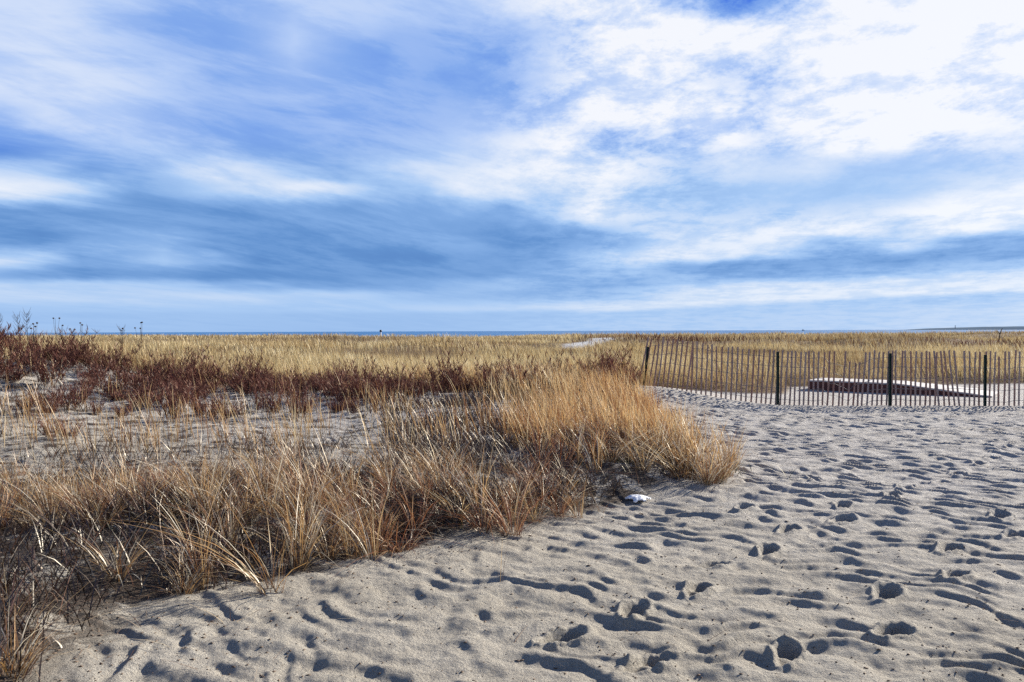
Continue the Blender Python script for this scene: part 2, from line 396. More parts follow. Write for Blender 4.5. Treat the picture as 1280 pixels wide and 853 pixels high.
# ------------------------------------------------------------------ water
def build_water():
    m, nt, out = new_mat('sea_water'); g = NT(nt)
    geo = g.n('ShaderNodeNewGeometry'); mp = g.n('ShaderNodeMapping'); mp.inputs['Scale'].default_value = (0.02, 0.06, 1)
    nt.links.new(geo.outputs['Position'], mp.inputs[0])
    n = g.noise(mp.outputs[0], 1, 6, 0.65)
    n2 = g.noise(geo.outputs['Position'], 0.0009, 3, 0.6)
    c = g.mix(g.mr(n2, 0.35, 0.65), (0.012, 0.10, 0.25), (0.02, 0.14, 0.33))
    b = g.n('ShaderNodeBsdfPrincipled'); nt.links.new(c, b.inputs['Base Color'])
    b.inputs['Roughness'].default_value = 0.35; b.inputs['IOR'].default_value = 1.33
    bp = g.n('ShaderNodeBump'); bp.inputs['Strength'].default_value = 0.6; bp.inputs['Distance'].default_value = 4.0
    nt.links.new(n, bp.inputs['Height']); nt.links.new(bp.outputs[0], b.inputs['Normal'])
    nt.links.new(b.outputs[0], out.inputs[0])
    xs = np.array([-60000, -8000, -1500, -300, 0, 300, 1500, 8000, 60000.]); ys = np.array([215, 400, 1000, 3000, 9000, 25000, 70000.])
    X, Y = np.meshgrid(xs, ys); V = np.stack([X, Y, np.full_like(X, -3.6)], -1).reshape(-1, 3)
    nr, nc = X.shape; i = np.arange(nr-1)[:, None]*nc+np.arange(nc-1)[None, :]
    Q = np.stack([i, i+1, i+nc+1, i+nc], -1).reshape(-1, 4)
    o = link('water', np_mesh('water', V, Q, None, smooth=False), m)
    tag(o, 'thin band of deep blue sea along the horizon', 'sea', kind='structure')
build_water()

def build_headland():
    D = 9000.0
    xs = np.linspace((1150-640)/FPX*D, (1500-640)/FPX*D, 120); ys = np.linspace(D-350, D+900, 12)
    X, Y = np.meshgrid(xs, ys)
    prof = np.interp(X, [xs[0], (1170-640)/FPX*D, (1195-640)/FPX*D, (1215-640)/FPX*D, (1250-640)/FPX*D, (1290-640)/FPX*D, xs[-1]], [-6, 6, 22, 26, 34, 40, 25])
    Z = -3.6+(prof+5*(fbm(X/260, Y/400, 5, 3)-0.5)*2)*np.sin(np.clip((Y-ys[0])/(ys[-1]-ys[0]), 0, 1)*math.pi)**0.4
    Z[0] = -8; Z[-1] = -8
    V = np.stack([X, Y, Z], -1).reshape(-1, 3); nr, nc = X.shape
    i = np.arange(nr-1)[:, None]*nc+np.arange(nc-1)[None, :]
    Q = np.stack([i, i+1, i+nc+1, i+nc], -1).reshape(-1, 4)
    tag(link('hills', np_mesh('hills', V, Q), M['hazy_land']), 'low dark headland across the water at far right', 'headland', kind='structure')
build_headland()

# ------------------------------------------------------------------ small lathe / box helpers
def lathe(prof, n=16, loc=(0, 0, 0)):
    bm = bmesh.new(); rings = []
    for r, z in prof:
        rings.append([bm.verts.new((loc[0]+r*math.cos(2*math.pi*k/n), loc[1]+r*math.sin(2*math.pi*k/n), loc[2]+z)) for k in range(n)])
    for a, b in zip(rings, rings[1:]):
        for k in range(n): bm.faces.new((a[k], a[(k+1) % n], b[(k+1) % n], b[k]))
    bm.faces.new(rings[0][::-1]); bm.faces.new(rings[-1])
    return bm
def box(bm, c, s, rot=None):
    r = bmesh.ops.create_cube(bm, size=1.0)
    mt = Matrix.Translation(c) @ (rot.to_matrix().to_4x4() if rot else Matrix.Identity(4)) @ Matrix.Diagonal((*s, 1))
    bmesh.ops.transform(bm, matrix=mt, verts=r['verts'])
    return r['verts']
def fin(name, bm, mat, parent=None, loc=None, bevel=0):
    if bevel:
        bmesh.ops.bevel(bm, geom=bm.edges[:], offset=bevel, segments=1, affect='EDGES')
    bmesh.ops.recalc_face_normals(bm, faces=bm.faces[:])
    me = bpy.data.meshes.new(name); bm.to_mesh(me); bm.free()
    return link(name, me, mat, parent, loc)
def tube(bm, pts, rads, n=6):
    rings = []
    for i, p in enumerate(pts):
        p = Vector(p); a = Vector(pts[max(i-1, 0)]); b = Vector(pts[min(i+1, len(pts)-1)])
        d = (b-a).normalized(); u = d.orthogonal().normalized(); w = d.cross(u)
        if i and rings: 
            u = (lastu-d*lastu.dot(d)).normalized(); w = d.cross(u)
        lastu = u
        rings.append([bm.verts.new(p+(u*math.cos(2*math.pi*k/n)+w*math.sin(2*math.pi*k/n))*rads[i]) for k in range(n)])
    for a, b in zip(rings, rings[1:]):
        for k in range(n): bm.faces.new((a[k], a[(k+1) % n], b[(k+1) % n], b[k]))
    bm.faces.new(rings[0][::-1]); bm.faces.new(rings[-1])

# lighthouse on the headland
D = 8950.0; lx = (1194-640)/FPX*D
lh = empty('lighthouse', (lx, D, 7)); tag(lh, 'tiny slender lighthouse on the low headland across the water', 'lighthouse')
fin('tower', lathe([(5.2, -3), (4.6, 4), (3.4, 24), (3.2, 34)], 14), M['tower'], lh)
fin('gallery', lathe([(4.6, 34.02), (4.8, 34.6), (4.6, 35.2)], 14), M['dark'], lh)
fin('lantern_room', lathe([(2.4, 35.22), (2.4, 39), (3.0, 39.3), (0.4, 43)], 12), M['dark'], lh)
# faint far boat
bt = empty('boat', ((1004-640)/FPX*6000, 6000, -3.6)); tag(bt, 'minute grey boat on the horizon above the slat fence', 'boat')
bm = bmesh.new()
hv = [(-11, 0, 4), (-8, -3, 4), (9, -3, 4), (13, 0, 5), (9, 3, 4), (-8, 3, 4)]
lo = [bm.verts.new((x*0.8, y*0.7, -1)) for x, y, z in hv]; up = [bm.verts.new(p) for p in hv]
for k in range(6): bm.faces.new((lo[k], lo[(k+1) % 6], up[(k+1) % 6], up[k]))
bm.faces.new(up); bm.faces.new(lo[::-1]); fin('hull', bm, M['tower'], bt)
bm = bmesh.new(); box(bm, (-2, 0, 6.6), (9, 4, 5)); fin('cabin', bm, M['tower'], bt, bevel=0.5)
bm = bmesh.new(); tube(bm, [(-1, 0, 9.1), (-1, 0, 20)], [0.35, 0.2]); fin('mast', bm, M['dark'], bt)

# marker post on the skyline dune
mx, my = (476-640)/FPX*165, 165.0
gz = float(base_h(np.array([mx]), np.array([my]))[0])
mk = empty('marker_post', (mx, my, gz)); tag(mk, 'small pale marker with a round dark top breaking the skyline of the dunes', 'marker')
bm = bmesh.new(); tube(bm, [(0, 0, -0.3), (0, 0, EYE-gz-0.15)], [0.16, 0.14], 8); fin('pole', bm, M['scrap'], mk)
fin('topmark', lathe([(0.05, EYE-gz-0.14), (0.24, EYE-gz-0.05), (0.28, EYE-gz+0.12), (0.2, EYE-gz+0.28), (0.05, EYE-gz+0.36)], 10), M['dark'], mk)

# leaning stakes on the skyline right
sx, sy = (1250-640)/FPX*70, 70.0
gz = float(base_h(np.array([sx]), np.array([sy]))[0])
st = empty('driftwood_stake', (sx, sy, gz))
tag(st, 'dark forked stick leaning out of the far grass below the headland', 'stick')
bm = bmesh.new(); top = EYE-gz
tube(bm, [(-0.2, 0, -0.2), (0.0, 0, top*0.65), (0.12, 0.02, top*0.93), (0.25, 0.05, top+0.10)], [0.04, 0.04, 0.035, 0.015], 6); fin('stem', bm, M['stem'], st)
bm = bmesh.new(); tube(bm, [(-0.02, 0, top*0.66), (-0.16, 0.03, top*0.84), (-0.26, 0.05, top*0.95)], [0.035, 0.028, 0.012], 6); fin('branch', bm, M['stem'], st)

# ------------------------------------------------------------------ sand fence
def build_fence():
    root = empty('sand_fence', (6.4, 17.3, 0))
    tag(root, 'wire bound wooden slat fence with dark metal posts crossing the sand', 'fence')
    # picket line, from the photo: x of each picket roughly every 6.1 px
    R_ = root.location.copy()
    def gh(x, y): return float(base_h(np.array([x]), np.array([y]))[0])
    variants = []
    for k in range(4):
        bm = bmesh.new()
        w = 0.034+0.004*k/3
        vs = box(bm, (0, 0, 0.61), (w, 0.011, 1.22))
        bmesh.ops.subdivide_edges(bm, edges=[e for e in bm.edges if abs(e.verts[0].co.z-e.verts[1].co.z) > 0.5], cuts=4)
        for v in bm.verts:
            z = v.co.z
            v.co.x += 0.006*math.sin(z*3.1+k*2)+(0.004*(random.random()-0.5))
            v.co.y += 0.006*math.sin(z*2.3+k)
            if z > 1.2: v.co.z += 0.008*(1 if v.co.x > 0 else -1)*(1 if k % 2 else -1)
        bmesh.ops.recalc_face_normals(bm, faces=bm.faces[:])
        me = bpy.data.meshes.new('picket'); bm.to_mesh(me); bm.free(); me.materials.append(M['picket']); variants.append(me)
    xs = []
    px = 797.0
    pts = []
    while px < 1302:
        D = float(np.interp(px, [797, 830, 905, 972, 1300], [19.6, 18.9, 18.0, 17.45, 17.15]))
        pts.append((px, (px-640)/FPX*D, D))
        px += 6.15+random.uniform(-0.35, 0.35)
        if abs(px-1042) < 3: px += 0.5
    tops = []
    for i, (p, x, y) in enumerate(pts):
        g = gh(x, y)
        lean = 0.045+0.02*math.sin(i*0.31)+random.uniform(-0.015, 0.015)
        if p < 815: lean = 0.22-0.1*(p-797)/20
        elif p < 860: lean = 0.12
        elif p > 1170 and p < 1205: lean = -0.10
        elif p > 1120: lean = 0.015+random.uniform(-0.02, 0.02)
        sink = 0.02+0.05*random.random()
        if p < 980: sink += 0.0
        if abs(p-1062) < 4 or abs(p-1068) < 4: sink += 0.22
        if abs(p-1048) < 3.2: sink += 0.62
        if abs(p-1249) < 3: sink += 0.14
        if 805 < p < 817: sink += 0.15
        o = link('picket', variants[i % 4], None, root, (x-R_.x, y-R_.y, g-sink-R_.z))
        o.rotation_euler = (random.uniform(-0.02, 0.02), lean, math.atan2(-0.3, 1) if p < 960 else random.uniform(-0.25, 0.25))
        tops.append((x, y, g-sink, lean))
    # five twisted wire rows weaving along the pickets
    for hgt in (0.16, 0.40, 0.64, 0.87, 1.08):
        bm = bmesh.new()
        wp = []
        for i, (x, y, g, lean) in enumerate(tops):
            hh = hgt+0.006*math.sin(i*1.3+hgt*9)
            gg = np.mean([t[2] for t in tops[max(0, i-2):i+3]])
            wp.append((x+math.sin(lean)*hh-R_.x, y-0.011-R_.y, gg+hh-R_.z))
        tube(bm, wp, [0.0045]*len(wp), 5)
        fin('wire', bm, M['wire'], root)
    for (p, t) in ((805, 434), (972, 441), (1112, 443.5), (1231, 446)):
        D = float(np.interp(p, [797, 830, 905, 972, 1300], [19.6, 18.9, 18.0, 17.45, 17.15]))-0.05
        x = (p-640)/FPX*D; g = gh(x, D)
        top = EYE-(t-HZ)/FPX*D - g
        bm = bmesh.new()
        # a U section steel post: web and two flanges, studs along the web
        box(bm, (0, 0.0, top/2-0.15), (0.040, 0.006, top+0.3))
        box(bm, (-0.024, -0.012, top/2-0.15), (0.007, 0.03, top+0.3))
        box(bm, (0.024, -0.012, top/2-0.15), (0.007, 0.03, top+0.3))
        for q in range(int(top/0.1)): box(bm, (0, -0.007, 0.1+q*0.1), (0.016, 0.010, 0.03))
        o = fin('post', bm, M['post'], root, (x-R_.x, D-R_.y, g-R_.z))
        o.rotation_euler = (0, 0.1 if p < 820 else random.uniform(-0.01, 0.02), 0.3 if p < 900 else 0.1)
build_fence()

# ------------------------------------------------------------------ boardwalk ramp behind the fence
def build_boardwalk():
    A = Vector((8.3, 21.7, 0.03)); B = Vector((11.5, 19.3, 0.03)); d = (B-A); L = d.length; d.normalize(); nrm = Vector((-d.y, d.x, 0))
    root = empty('boardwalk', A, math.atan2(d.y, d.x)); tag(root, 'low boardwalk ramp of bleached planks sloping down to sand behind the slat fence', 'boardwalk')
    W = 1.25
    def top(s): return 0.25-0.02*s/L if s < L*0.5 else 0.23-(0.22)*((s-L*0.5)/(L*0.5))
    bm = bmesh.new(); s = -0.3
    while s < L-0.05:
        z0 = top(max(s, 0)); z1 = top(s+0.14); ang = math.atan2(z0-z1, 0.14)
        if s < 0: ang = 0; z0 = z1 = 0.25
        w = W+random.uniform(-0.03, 0.03)+max(0, s-L*0.5)*0.35
        box(bm, (s+0.07, w/2-0.02, (z0+z1)/2-0.018+random.uniform(-0.003, 0.003)), (0.134, w, 0.036), Euler((0, ang, 0)))
        s += 0.14
    fin('decking', bm, M['deck'], root)
    for yy in (0.03, W-0.06):
        bm = bmesh.new(); up = []; 
        ss = [-0.3, 0, L*0.25, L*0.5, L*0.75, L*0.97]
        ring = []
        for s in ss:
            t = (top(s) if s > 0 else 0.25)-0.042
            ring.append([bm.verts.new((s, yy-0.02, t)), bm.verts.new((s, yy+0.02, t)), bm.verts.new((s, yy+0.02, -0.12)), bm.verts.new((s, yy-0.02, -0.12))])
        for a, b in zip(ring, ring[1:]):
            for k in range(4): bm.faces.new((a[k], a[(k+1) % 4], b[(k+1) % 4], b[k]))
        bm.faces.new(ring[0]); bm.faces.new(ring[-1][::-1])
        fin('stringer', bm, M['deckside'], root)
build_boardwalk()

# ------------------------------------------------------------------ grass tussocks (individual)
def tussock_mesh(k, n, H, spread, leanx, arch, width=0.0068, base_r=0.07):
    n = int(n*0.62) if n > 20 else n
    H = H*1.0; arch = arch*1.5; spread = spread*1.35
    az = rng.uniform(0, 2*math.pi, n)
    r = base_r*np.sqrt(rng.random(n))
    P = np.stack([r*np.cos(az), r*np.sin(az), np.full(n, -0.04)], -1)
    az2 = az+rng.normal(0, 0.9, n)
    # wind: pull headings towards -x or +x
    vx = np.cos(az2)*spread+leanx*(0.6+0.6*rng.random(n)); vy = np.sin(az2)*spread
    amt = np.hypot(vx, vy); hd = np.arctan2(vy, vx)
    h = H*(0.35+0.8*rng.random(n)**0.8)
    lean = amt*0.45; curl = amt*(0.25+arch*rng.random(n)**1.4); droop = np.clip(arch*0.5*rng.random(n)**1.3, 0, 0.62)
    W = width*(0.7+0.6*rng.random(n))
    br = rng.random(n) < 0.16
    lean = np.where(br, lean+0.5, lean); droop = np.where(br, 0.7, droop); curl = np.where(br, curl+0.4, curl)
    v, q, t, a, _ = blade_arrays(P, h, W, hd, lean, curl, droop, 6)
    return np_mesh('beach_grass_tussock', v, q, t, {'blade': a})
TUS = []
for k in range(9):
    TUS.append(tussock_mesh(k, [75, 95, 60, 110, 85, 70, 100, 80, 120][k], [0.72, .66, .78, .6, .82, .7, .64, .86, .7][k], [.34, .42, .3, .5, .28, .38, .45, .25, .4][k],
                            [-.18, .1, -.3, 0, .12, -.4, .2, -.12, -.05][k], [.7, .9, .5, 1.0, .6, 1.1, .8, .5, .7][k]))
RUS = []
for k in range(5):
    RUS.append(tussock_mesh(k, [90, 120, 80, 130, 100][k], [.55, .6, .7, .5, .66][k], [.45, .4, .35, .55, .4][k], [.1, -.1, .2, 0, -.2][k], [.8, 1, .6, 1.1, .7][k]))
LONE = [tussock_mesh(0, 7, .32, .5, 0.1, .8, .004, .02), tussock_mesh(1, 12, .24, .7, .0, .9, .004, .03), tussock_mesh(2, 3, .34, .12, 0.0, .2, .0035, .008), tussock_mesh(3, 5, .2, .8, -.2, 1.2, .004, .02)]
for me in TUS: me.materials.append(M['grass'])
for me in RUS: me.materials.append(M['rust'])
for me in LONE: me.materials.append(M['grass'])
placed = []
def put(me, x, y, s=1.0, rz=None, label=None, group=None, name='beach_grass_tussock', cat='grass tussock', zoff=-0.01, tilt=0):
    z = float(ground_h(np.array([x]), np.array([y]))[0])
    o = link(name, me, None, None, (x, y, z+zoff))
    o.rotation_euler = (0, tilt, random.uniform(-0.5, 0.5) if rz is None else rz); o.scale = (s, s, s*random.uniform(0.92, 1.08))
    tag(o, label, cat, group); placed.append((x, y)); return o
NAMED = [
 (TUS[5], 338, 742, .95, 0.0, 'golden tussock whose long blades bend left, standing furthest out on the open sand'),
 (TUS[4], 372, 712, .95, None, 'upright tan tussock just behind the bent golden one on the sand edge'),
 (TUS[2], 462, 700, .8, 0.2, 'russet and straw tussock at the sand edge, halfway along the dune front'),
 (RUS[2], 520, 672, .85, None, 'wispy reddish tussock in the dark hollow at the dune foot'),
 (RUS[4], 640, 668, 1.0, 0.2, 'drooping rusty tussock curling over the sand at the middle of the dune foot'),
 (TUS[2], 722, 648, .62, 0.5, 'thin leaning tuft standing free in front of the dark hollow'),
 (LONE[0], 752, 642, .8, None, 'short pale sprig beside the white scrap'),
 (TUS[3], 888, 604, .95, 0.0, 'bushy gold tussock at the outermost tip of the dune, beside the footprint tracks'),
 (TUS[6], 12, 842, .8, None, 'straw tussock cut off by the bottom corner of the picture'),
 (TUS[3], 145, 722, .75, None, 'low arching tussock over the shaded sand near the edge of the frame'),
 (LONE[1], 285, 778, 1.0, None, 'small olive sprig on bare sand below the golden bent tussock'),
 (LONE[3], 232, 808, 1.1, None, 'tiny curved pair of blades beside a round dark dimple'),
 (LONE[2], 625, 733, 1.0, 0.0, 'single thin upright stalk alone on the open sand'),
 (LONE[1], 430, 730, .6, None, 'little straw sprig beside the sand edge below the russet tussock'),
 (LONE[3], 452, 775, .5, None, 'minute sprig among dimples in the middle of the sand'),
 (LONE[0], 12, 770, 1.3, None, 'sparse brown sprig by the picture edge above the corner tussock'),
 (LONE[0], 555, 665, .8, None, 'short dry sprig between the reddish and the drooping tussock'),
]
for me, px, py, s, rz, lab in NAMED:
    x, y = px2w(px, py); put(me, x, y, s, rz, lab)
# big clump at the tip of the dune
G = 'tussocks of the big gold clump at the dune tip'
k = 0
for px, py in [(905, 598), (895, 580), (868, 602), (850, 600), (880, 590), (862, 588), (842, 592), (885, 566), (866, 572), (846, 576), (826, 580), (806, 590), (872, 556), (855, 560), (836, 566), (815, 570), (795, 580), 
               (850, 545), (830, 550), (808, 556), (786, 566), (768, 580), (748, 592), (838, 536), (815, 540), (790, 548), (765, 560), (742, 574), (720, 578), (700, 584), (682, 575), (672, 590), (660, 606), (912, 598), (903, 604), (890, 608), (876, 610), (914, 588), (908, 578)]:
    x, y = px2w(px+random.uniform(-5, 5), py)
    gold = (px > 790 and px+random.random()*25 < 905) or random.random() < 0.4
    o = put((TUS if gold else RUS)[random.randrange(9 if gold else 5)], x, y, random.uniform(.85, 1.12)*(0.8 if px > 898 or py > 603 else 1), random.uniform(-1, 1), 'gold and rust tussock packed into the big clump at the tip of the dune', G)
    k += 1
# the dense front row and the rows behind it, one tussock after another
zones = [(-9, -3.4, 'straw tussock in the scattered rows over shaded sand left of the bent golden tussock', 'tussocks over the shaded sand'),
         (-3.4, -1.6, 'tan tussock in the thick row behind the bent golden tussock', 'tussocks behind the bent golden one'),
         (-1.6, -0.2, 'gold and russet tussock in the row behind the wispy reddish one', 'tussocks behind the wispy reddish one'),
         (-0.2, 3.2, 'tall gold tussock between the drooping rusty one and the big clump', 'tussocks beside the big clump')]
tries = 0; cnt = 0
while tries < 20000 and cnt < 296:
    tries += 1
    y = 3.9+7.6*random.random()**1.2; x = random.uniform(-8.2, 2.4)
    if x < -0.68*y-0.3: continue
    d = float(xb(y))-x
    if d < 0.12: continue
    dens = float(fbm(np.array([x*0.8]), np.array([y*0.8]), 77, 3)[0])
    if x < -2.2 and y < 6.1 and dens < 0.62: continue        # shaded hollow of sand at the edge of the frame
    if y > 7.5+0.5*math.sin(x*1.7) and x/y < -0.16 and (dens < 0.66 or random.random() < 0.6): continue
    if y > 8.3 and x/y < 0.02: continue
    d2 = float(fbm(np.array([x*1.9]), np.array([y*1.9]), 79, 2)[0])
    if y < 4.9 and random.random() < 0.6: continue
    if d2 < (0.43 if y < 7.4 else 0.47): continue
    if 0.55 < x < 1.85 and y < 8.9: continue
    mind = (0.15 if y < 7.2 else 0.20) if y < 8.0 else 0.32
    if any((x-a)**2+(y-b)**2 < mind**2 for a, b in placed): continue
    z = next((z for z in zones if z[0] <= x < z[1]), None)
    if not z: continue
    rusty = random.random() < (0.45 if x > -2 else 0.25)
    sc = random.uniform(.5, .98)*(1.0 if x/y > 0.0 else 0.97)*(1.0 if y < 7 else 0.82)
    put((RUS if rusty else TUS)[random.randrange(5 if rusty else 9)], x, y, sc, random.uniform(-1.2, 1.2), z[2], z[3]); cnt += 1
print('tussocks', len(placed), cnt)

# ------------------------------------------------------------------ russet shrubs (individual)
def shrub_mesh(n, H, spread, lw=0.0065, twn=26):
    az = rng.uniform(0, 2*math.pi, n); r = 0.12*np.sqrt(rng.random(n))
    P = np.stack([r*np.cos(az), r*np.sin(az), np.full(n, -0.05)], -1)
    h = H*(0.5+0.55*rng.random(n)); amt = spread*(0.3+rng.random(n))
    v, q, t, a, cl = blade_arrays(P, h, np.full(n, lw), az+rng.normal(0, .3, n), amt*0.8, amt*0.3, np.zeros(n), 5)
    parts = [(v, q, t, a)]
    cx, cy, cz = cl
    m = n*twn
    st = np.repeat(np.arange(n), twn); tt = rng.uniform(0.25, 1.0, m)*5
    i0 = np.minimum(tt.astype(int), 4); f = (tt-i0)
    X = cx[st, i0]*(1-f)+cx[st, i0+1]*f; Y = cy[st, i0]*(1-f)+cy[st, i0+1]*f; Z = cz[st, i0]*(1-f)+cz[st, i0+1]*f
    hd = rng.uniform(0, 2*math.pi, m)
    v, q, t, a, _ = blade_arrays(np.stack([X, Y, Z], -1), rng.uniform(0.05, 0.17, m)*H, rng.uniform(0.008, 0.018, m), hd, rng.uniform(.3, .9, m), np.full(m, 0.1), np.zeros(m), 2, t0=0.45)
    parts.append((v, q, t, a))
    V, Q, T, A = merge(parts)
    return np_mesh('heath_shrub', V, Q, T, {'blade': A})
SH = [shrub_mesh(40, .7, .6), shrub_mesh(52, .6, .8), shrub_mesh(34, .8, .45), shrub_mesh(60, .52, 1.0), shrub_mesh(30, .66, .6), shrub_mesh(20, .8, .35)]
for me in SH: me.materials.append(M['shrub'])
SHN = [
 (SH[3], 285, 520, .62, 'low dark maroon shrub alone in the sandy hollow'),
 (SH[4], 62, 545, .55, 'spindly small red shrub in the sandy hollow near the frame edge'),
 (SH[4], 85, 548, .5, 'second spindly small red shrub of the sandy hollow'),
 (SH[2], 312, 470, .85, 'narrow maroon shrub standing taller than the thicket around it'),
 (SH[1], 372, 500, .7, 'rounded dark shrub at the front of the thicket by the white sand streak'),
 (SH[5], 80, 455, 1.0, 'tall wine red shrub on the crest of the dune at the skyline'),
]
for me, px, py, s, lab in SHN:
    x, y = px2w(px, py)
    put(me, x, y, s, None, lab, None, 'heath_shrub', 'shrub')
tries = 0; cnt = 0; spl = []
GS = [(-30, -9.0, 'wine red heath shrub on the slope of the skyline dune', 'shrubs of the skyline dune'),
      (-9.0, -3.2, 'wine red heath shrub in the thicket between sandy hollow and tan grass', 'shrubs of the thicket behind the sandy hollow'),
      (-3.2, 3.5, 'russet heath shrub fading into grass at the end of the thicket', 'shrubs at the end of the thicket')]
while tries < 9000 and cnt < 230:
    tries += 1
    y = random.uniform(14.2, 20.0); x = random.uniform(-0.68*y, 2.6)
    dn = float(fbm(np.array([x*0.45]), np.array([y*0.45]), 91, 3)[0])
    lim = 0.46 if x/y < -0.5 else (0.36 if y > 15.8 else 0.50) if x/y < -0.3 else (0.36 if y > 16.6 else 0.60)
    if x > -1: lim += 0.05*(x+1)
    if dn < lim+0.03 or float(fbm(np.array([x*1.3]), np.array([y*1.3]), 95, 2)[0]) < 0.42: continue
    if any((x-a)**2+(y-b)**2 < 0.5**2 for a, b in spl): continue
    z = next(z for z in GS if z[0] <= x < z[1])
    put(SH[random.randrange(6)], x, y, random.choice((.6, .75, .85, .95, 1.2))*random.uniform(.9, 1.1)*(0.75 if y < 15.8 else 1), random.uniform(0, 6), z[2], z[3], 'heath_shrub', 'shrub'); spl.append((x, y)); cnt += 1
print('shrubs', cnt)

# ------------------------------------------------------------------ grass that nobody could count
def scatter(n, y0, y1, keep, xw=0.70, logd=1.0):
    out = []
    u = rng.random(n)
    y = y0*(y1/y0)**u
    x = (rng.random(n)*2-1)*(xw*y+1.0)
    k = keep(x, y)
    return x[k], y[k]
def grass_object(name, x, y, H, W, mat, label, wind=(-0.12, 0.0), spread=0.25, arch=0.5, seg=3, cat='grass'):
    z = base_h(x, y)
    n = len(x)
    az = rng.uniform(0, 2*math.pi, n)
    vx = np.cos(az)*spread+wind[0]*(0.6+0.8*rng.random(n)); vy = np.sin(az)*spread+wind[1]
    amt = np.hypot(vx, vy); hd = np.arctan2(vy, vx)
    v, q, t, a, _ = blade_arrays(np.stack([x, y, z-0.03], -1), H, W, hd, amt*0.6, amt*(0.2+arch*rng.random(n)), np.clip(arch*0.3*rng.random(n)**2, 0, .5), seg)
    o = link(name, np_mesh(name, v, q, t, {'blade': a}), mat)
    tag(o, label, cat, kind='stuff'); return o

# dense mid grass: right part of the planted dune from the clump back to the fence
def keep_mid(x, y):
    d = xb(y)-x
    dn = fbm(x*1.5, y*1.5, 60, 3)
    zone = sst(0.05, 0.4, d)*(1-sst(22, 24, y))
    q = x/y + 0.06*(fbm(x, y, 66, 2)-0.5)*2
    right = np.where(y < 13, sst(-0.02, 0.05, q), np.where(y < 19.5, sst(-0.03, 0.05, q), sst(-0.2, -0.05, q)))
    hollow = sst(0.60, 0.68, dn)*0.16
    p = zone*(right*sst(0.36, 0.5, dn)+(1-right)*hollow)
    p = p*sst(8.0, 10.5, y)*np.where((x > 0.5) & (x < 1.9) & (y < 9.0), 0, 1)
    return rng.random(len(x)) < p
x, y = scatter(105000, 8.0, 24, keep_mid)
cl = fbm(x*2.2, y*2.2, 61, 2)
grass_object('beach_grass', x, y, (0.30+0.5*rng.random(len(x))**0.8)*(0.75+0.5*cl), 0.0075*(0.7+0.6*rng.random(len(x)))*np.maximum(1, y/11), M['mid'],
             'tan and rusty beach grass covering the middle of the dune up to the fence', (-0.14, 0), 0.24, 0.5, 4)
print('mid', len(x))
# low undergrowth, near black to paint in shade between the tussocks
def keep_low(x, y):
    rng.random(1)
    d = xb(y)-x
    dn = fbm(x*1.1, y*1.1, 64, 3)
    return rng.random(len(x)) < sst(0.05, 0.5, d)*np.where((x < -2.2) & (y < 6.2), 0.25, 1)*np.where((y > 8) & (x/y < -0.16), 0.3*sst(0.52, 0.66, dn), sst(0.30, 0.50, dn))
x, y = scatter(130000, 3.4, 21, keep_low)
grass_object('undergrowth', x, y, 0.07+0.30*rng.random(len(x)), 0.009*np.maximum(1, y/9), M['duff'], 'short stubble and dead stalks, coloured dark as the shade between the tussocks', (0, 0), 0.55, 0.9, 3)
# fallen stalks lying on the ground
x, y = scatter(9000, 3.2, 20, lambda x, y: rng.random(len(x)) < sst(-0.35, 0.5, xb(y)-x)*0.8+0.012)
grass_object('fallen_stalks', x, y, 0.04+0.05*rng.random(len(x)), 0.005*np.maximum(1, y/9), M['litter'], 'fallen pale stalks lying on the sand under the grass', (0, 0), 2.6, 1.5, 4)
# pale grass beyond: fields to the far dunes
def keep_far(x, y):
    left = (x < 3.4)
    e = np.where(left, y-19.2-1.5*(fbm(x*0.5, y*0.2, 8)-0.5)*2, y-bank_edge(x)-0.35*(fbm(x*1.5, y*0.5, 8)-0.5)*2)
    p = sst(0, 0.8, e)*(1-path_mask(x, y))*(1-sst(190, 205, y))*(1-0.88*np.clip(shade_patch(x, y), 0, 1))
    p = p*(0.35+0.65*sst(0.36, 0.5, fbm(x/4.0, y/6.0, 12, 3)))
    return rng.random(len(x)) < p
def shade_patch(x, y):
    x = x+3*(fbm(x/3, y/4, 85, 3)-0.5)
    return 1.2*gauss(x, y, -6.7, 41, 4.2, 4)+1.2*gauss(x, y, 16, 74, 8, 7)+gauss(x, y, 23, 38, 6, 2.5)+0.8*gauss(x, y, -2, 54, 3, 3)+gauss(x, y, -48, 105, 18, 9)+0.8*gauss(x, y, 38, 64, 12, 5)+0.7*gauss(x, y, 2.6, 46, 2.5, 2)+0.6*gauss(x, y, -20, 60, 8, 3)
x, y = scatter(320000, 18.5, 205, keep_far)
hn = sst(0.3, 0.7, fbm(x/5.0, y/7.0, 14, 3))
grass_object('field_grass', x, y, (0.30+0.42*rng.random(len(x)))*(0.7+0.6*hn), np.maximum(0.008, 0.00055*y)*(0.7+0.7*rng.random(len(x))), M['field'],
             'pale straw coloured grass rolling away to the sea', (-0.1, 0), 0.28, 0.5, 3)
print('far', len(x))
# dark scrubby patches put in as the shaded hollows of the far dunes
def keep_patch(x, y):
    p = shade_patch(x, y)
    return rng.random(len(x)) < p
x, y = scatter(60000, 26, 190, keep_patch)
grass_object('scrub', x, y, (0.42+0.38*rng.random(len(x))), 0.0009*y, M['shrub'], 'dark low scrub in patches standing in for shaded hollows of the far dunes', (0, 0), 0.5, 0.3, 2, 'scrub')
